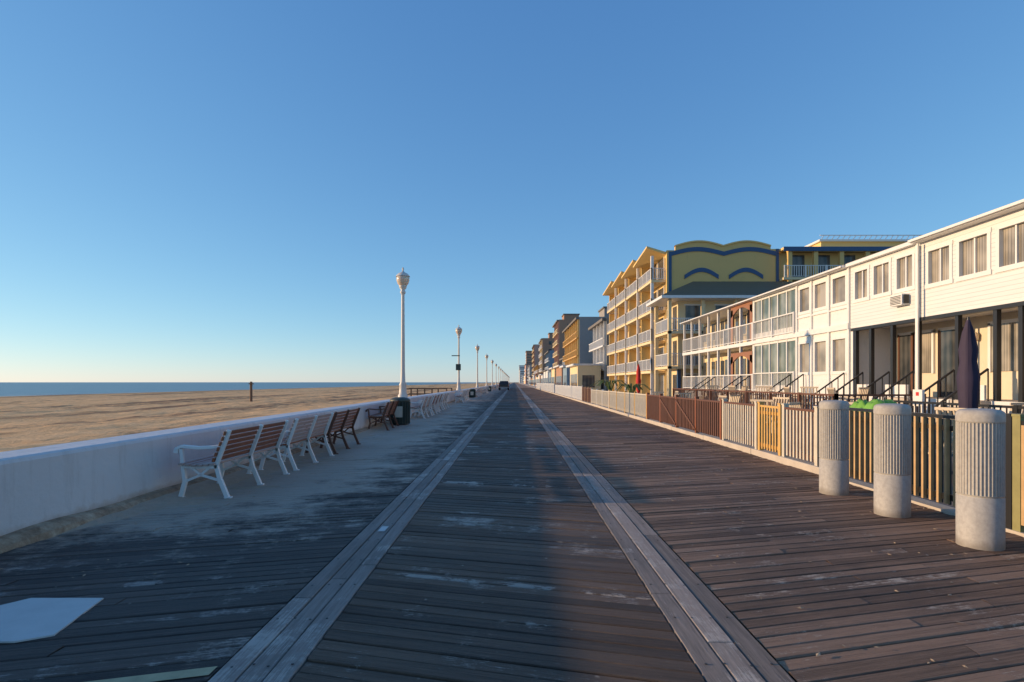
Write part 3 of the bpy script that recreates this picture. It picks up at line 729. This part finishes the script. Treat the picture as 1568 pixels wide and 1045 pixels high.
# ------------------------------------------------------------------ farther buildings
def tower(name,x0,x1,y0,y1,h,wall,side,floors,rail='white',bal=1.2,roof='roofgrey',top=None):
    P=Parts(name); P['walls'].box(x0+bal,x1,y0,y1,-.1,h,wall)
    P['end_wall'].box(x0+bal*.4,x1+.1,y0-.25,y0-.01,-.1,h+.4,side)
    fh=h/floors
    P['roof'].box(x0-.1,x1+.2,y0-.2,y1+.2,h+.001,h+.35,roof)
    if top: P['roof_plant'].box(x0+top[0],x0+top[0]+top[1],y0+2,y0+8,h+.351,h+.35+top[2],side); P['roof_plant'].box(x0+top[0]-.2,x0+top[0]+top[1]+.2,y0+1.8,y0+8.2,h+.352+top[2],h+.6+top[2],roof)
    for i in range(1,floors):
        z=i*fh; P['balcony_slabs'].box(x0,x0+bal,y0,y1,z-.2,z,rail)
        P['railings'].box(x0,x0+.05,y0,y1,z+.9,z+1.0,rail)
        y=y0
        while y<y1: P['railings'].box(x0,x0+.05,y,y+.12,z,z+.9,rail); y+=.5
    y=y0+.6
    while y<y1-2:
        for i in range(floors): P['windows'].box(x0+bal-.03,x0+bal-.001,y,y+2.2,i*fh+.3,i*fh+fh*.8,'gdark')
        P['dividers'].box(x0+.2,x0+bal-.031,y-.4,y-.2,0,h,wall); y+=3.4
    x=x0+bal+1.5
    while x<x1-2:
        for i in range(floors): P['windows'].box(x,x+1.1,y0-.28,y0-.255,i*fh+.9,i*fh+fh*.75,'gx')
        x+=3.5
    P.done()
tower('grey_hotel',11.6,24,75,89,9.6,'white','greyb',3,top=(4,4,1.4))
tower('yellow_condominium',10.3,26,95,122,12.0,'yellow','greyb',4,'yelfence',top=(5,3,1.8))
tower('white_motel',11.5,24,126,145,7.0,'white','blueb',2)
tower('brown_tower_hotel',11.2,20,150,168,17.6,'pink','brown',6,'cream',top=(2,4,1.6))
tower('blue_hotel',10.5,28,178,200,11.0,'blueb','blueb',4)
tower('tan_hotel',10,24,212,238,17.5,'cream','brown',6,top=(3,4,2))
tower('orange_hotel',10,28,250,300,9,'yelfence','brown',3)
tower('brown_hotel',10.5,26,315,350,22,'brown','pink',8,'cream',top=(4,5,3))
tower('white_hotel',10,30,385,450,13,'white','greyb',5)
b=B(); y=470; rr=random.Random(5)
while y<1600:
    d=rr.uniform(20,70); h=rr.choice((8,12,16,24,36)); mt=rr.choice(('brown','cream','white','greyb','pink')); x0=rr.uniform(9,16)
    b.box(x0,x0+20,y,y+d,-.1,h,mt); b.box(x0-.5,x0+20.5,y-.4,y+d,h+.01,h+.6,'roofgrey')
    for i in range(1,int(h/3)): b.box(x0-.4,x0-.02,y+1,y+d-1,i*3-.2,i*3+.9,'white'); b.box(x0+.5,x0+19.5,y-.1,y-.01,i*3-1.6,i*3-.3,'gx')
    y+=d+rr.uniform(8,40)
b.build('distant_buildings')
P=Parts('boardwalk_shops'); y=74; rr=random.Random(9)
while y<320:
    d=rr.uniform(7,14); h=rr.uniform(3.0,4.8); mt=rr.choice(('white','cream','yelfence','brown','blueb'))
    P['walls'].box(8.2,11.2,y,y+d,-.1,h,mt); P['roofs'].box(7.6,11.4,y-.1,y+d+.1,h+.001,h+.25,rr.choice(('white','roofgrey','redwood')))
    yy=y+.6
    while yy<y+d-1.6: P['windows'].box(8.16,8.195,yy,yy+1.2,.4,2.6,'gdark'); yy+=1.8
    P['end_windows'].box(8.8,10.4,y-.04,y-.005,.8,2.4,'gx')
    y+=d+rr.uniform(.5,6)
P.done()

# ------------------------------------------------------------------ vehicle
P=Parts('pickup_truck'); vx,vy=-2.05,107
b=P['body']; prof=[(0,.45),(0,1.05),(.02,1.08),(1.7,1.08),(1.95,1.10),(2.35,1.72),(3.5,1.74),(4.1,1.18),(5.1,1.08),(5.25,.9),(5.25,.45)]
n=len(prof)
vs=[(vx-.93 if z<1.3 else vx-.74,vy+y,z) for y,z in prof]+[(vx+.93 if z<1.3 else vx+.74,vy+y,z) for y,z in prof]
b.add(vs,[tuple(range(n)),tuple(range(n,2*n))[::-1]]+[(i,(i+1)%n,n+(i+1)%n,n+i) for i in range(n)],'carp')
P['rear_window'].add([(vx-.68,vy+2.0,1.16),(vx+.68,vy+2.0,1.16),(vx+.6,vy+2.31,1.64),(vx-.6,vy+2.31,1.64)],[(0,1,2,3)],'gdark')
P['bumper'].box(vx-.9,vx+.9,vy-.12,vy-.005,.45,.62,'greyb')
for s in (-1,1):
    P['tail_lamps'].box(vx+s*.88-.07,vx+s*.88+.07,vy-.03,vy-.004,.75,1.0,'tail')
    for yy in (.95,4.2): P['wheels'].cyl((vx+s*.7,vy+yy,.38),(vx+s*.96,vy+yy,.38),.38,'rubber',20)
    P['mirrors'].box(vx+s*.95,vx+s*1.12,vy+3.5,vy+3.6,1.15,1.32,'carp')
P.done()

# ------------------------------------------------------------------ light, sky, camera
EL=math.radians(9.0); AZ=math.radians(3)
s=Vector((-math.cos(EL)*math.cos(AZ),math.cos(EL)*math.sin(AZ),math.sin(EL)))
sun=bpy.data.lights.new('sun','SUN'); sun.energy=5.0; sun.angle=math.radians(.5); sun.color=(1,.69,.40)
so=bpy.data.objects.new('sun',sun); COL.objects.link(so); so.rotation_euler=s.to_track_quat('Z','Y').to_euler(); so.location=(-30,0,20)
w=bpy.data.worlds.new('World'); sc.world=w; w.use_nodes=True; nt=w.node_tree
bg=nt.nodes['Background']; sk=nt.nodes.new('ShaderNodeTexSky'); sk.sky_type='NISHITA'; sk.sun_disc=False
sk.sun_elevation=EL; sk.sun_rotation=math.atan2(s.x,s.y); sk.altitude=0; sk.air_density=.8; sk.dust_density=.1; sk.ozone_density=4
sep=N(nt,'ShaderNodeSeparateColor'); L(nt,sk.outputs[0],sep.inputs[0]); cmb=N(nt,'ShaderNodeCombineColor')
for i,(t,g,k) in enumerate(((1.5,.84,.93),(2.0,.68,.70),(2.6,.45,.655))):
    v=mth(nt,'POWER',mth(nt,'MULTIPLY',sep.outputs[i],t*.15),g); v=mth(nt,'MULTIPLY',v,k/.15); L(nt,v,cmb.inputs[i])
L(nt,cmb.outputs[0],bg.inputs[0]); bg.inputs[1].default_value=.15
cam=bpy.data.cameras.new('camera'); co_=bpy.data.objects.new('camera',cam); COL.objects.link(co_)
co_.location=(0,0,1.5); co_.rotation_euler=(math.radians(90),0,0)
cam.lens=20; cam.sensor_width=36; cam.shift_y=.0402; cam.shift_x=-.0026; cam.clip_end=20000; cam.clip_start=.05
sc.camera=co_
sc.view_settings.view_transform='Standard'; sc.view_settings.look='None'; sc.view_settings.exposure=0
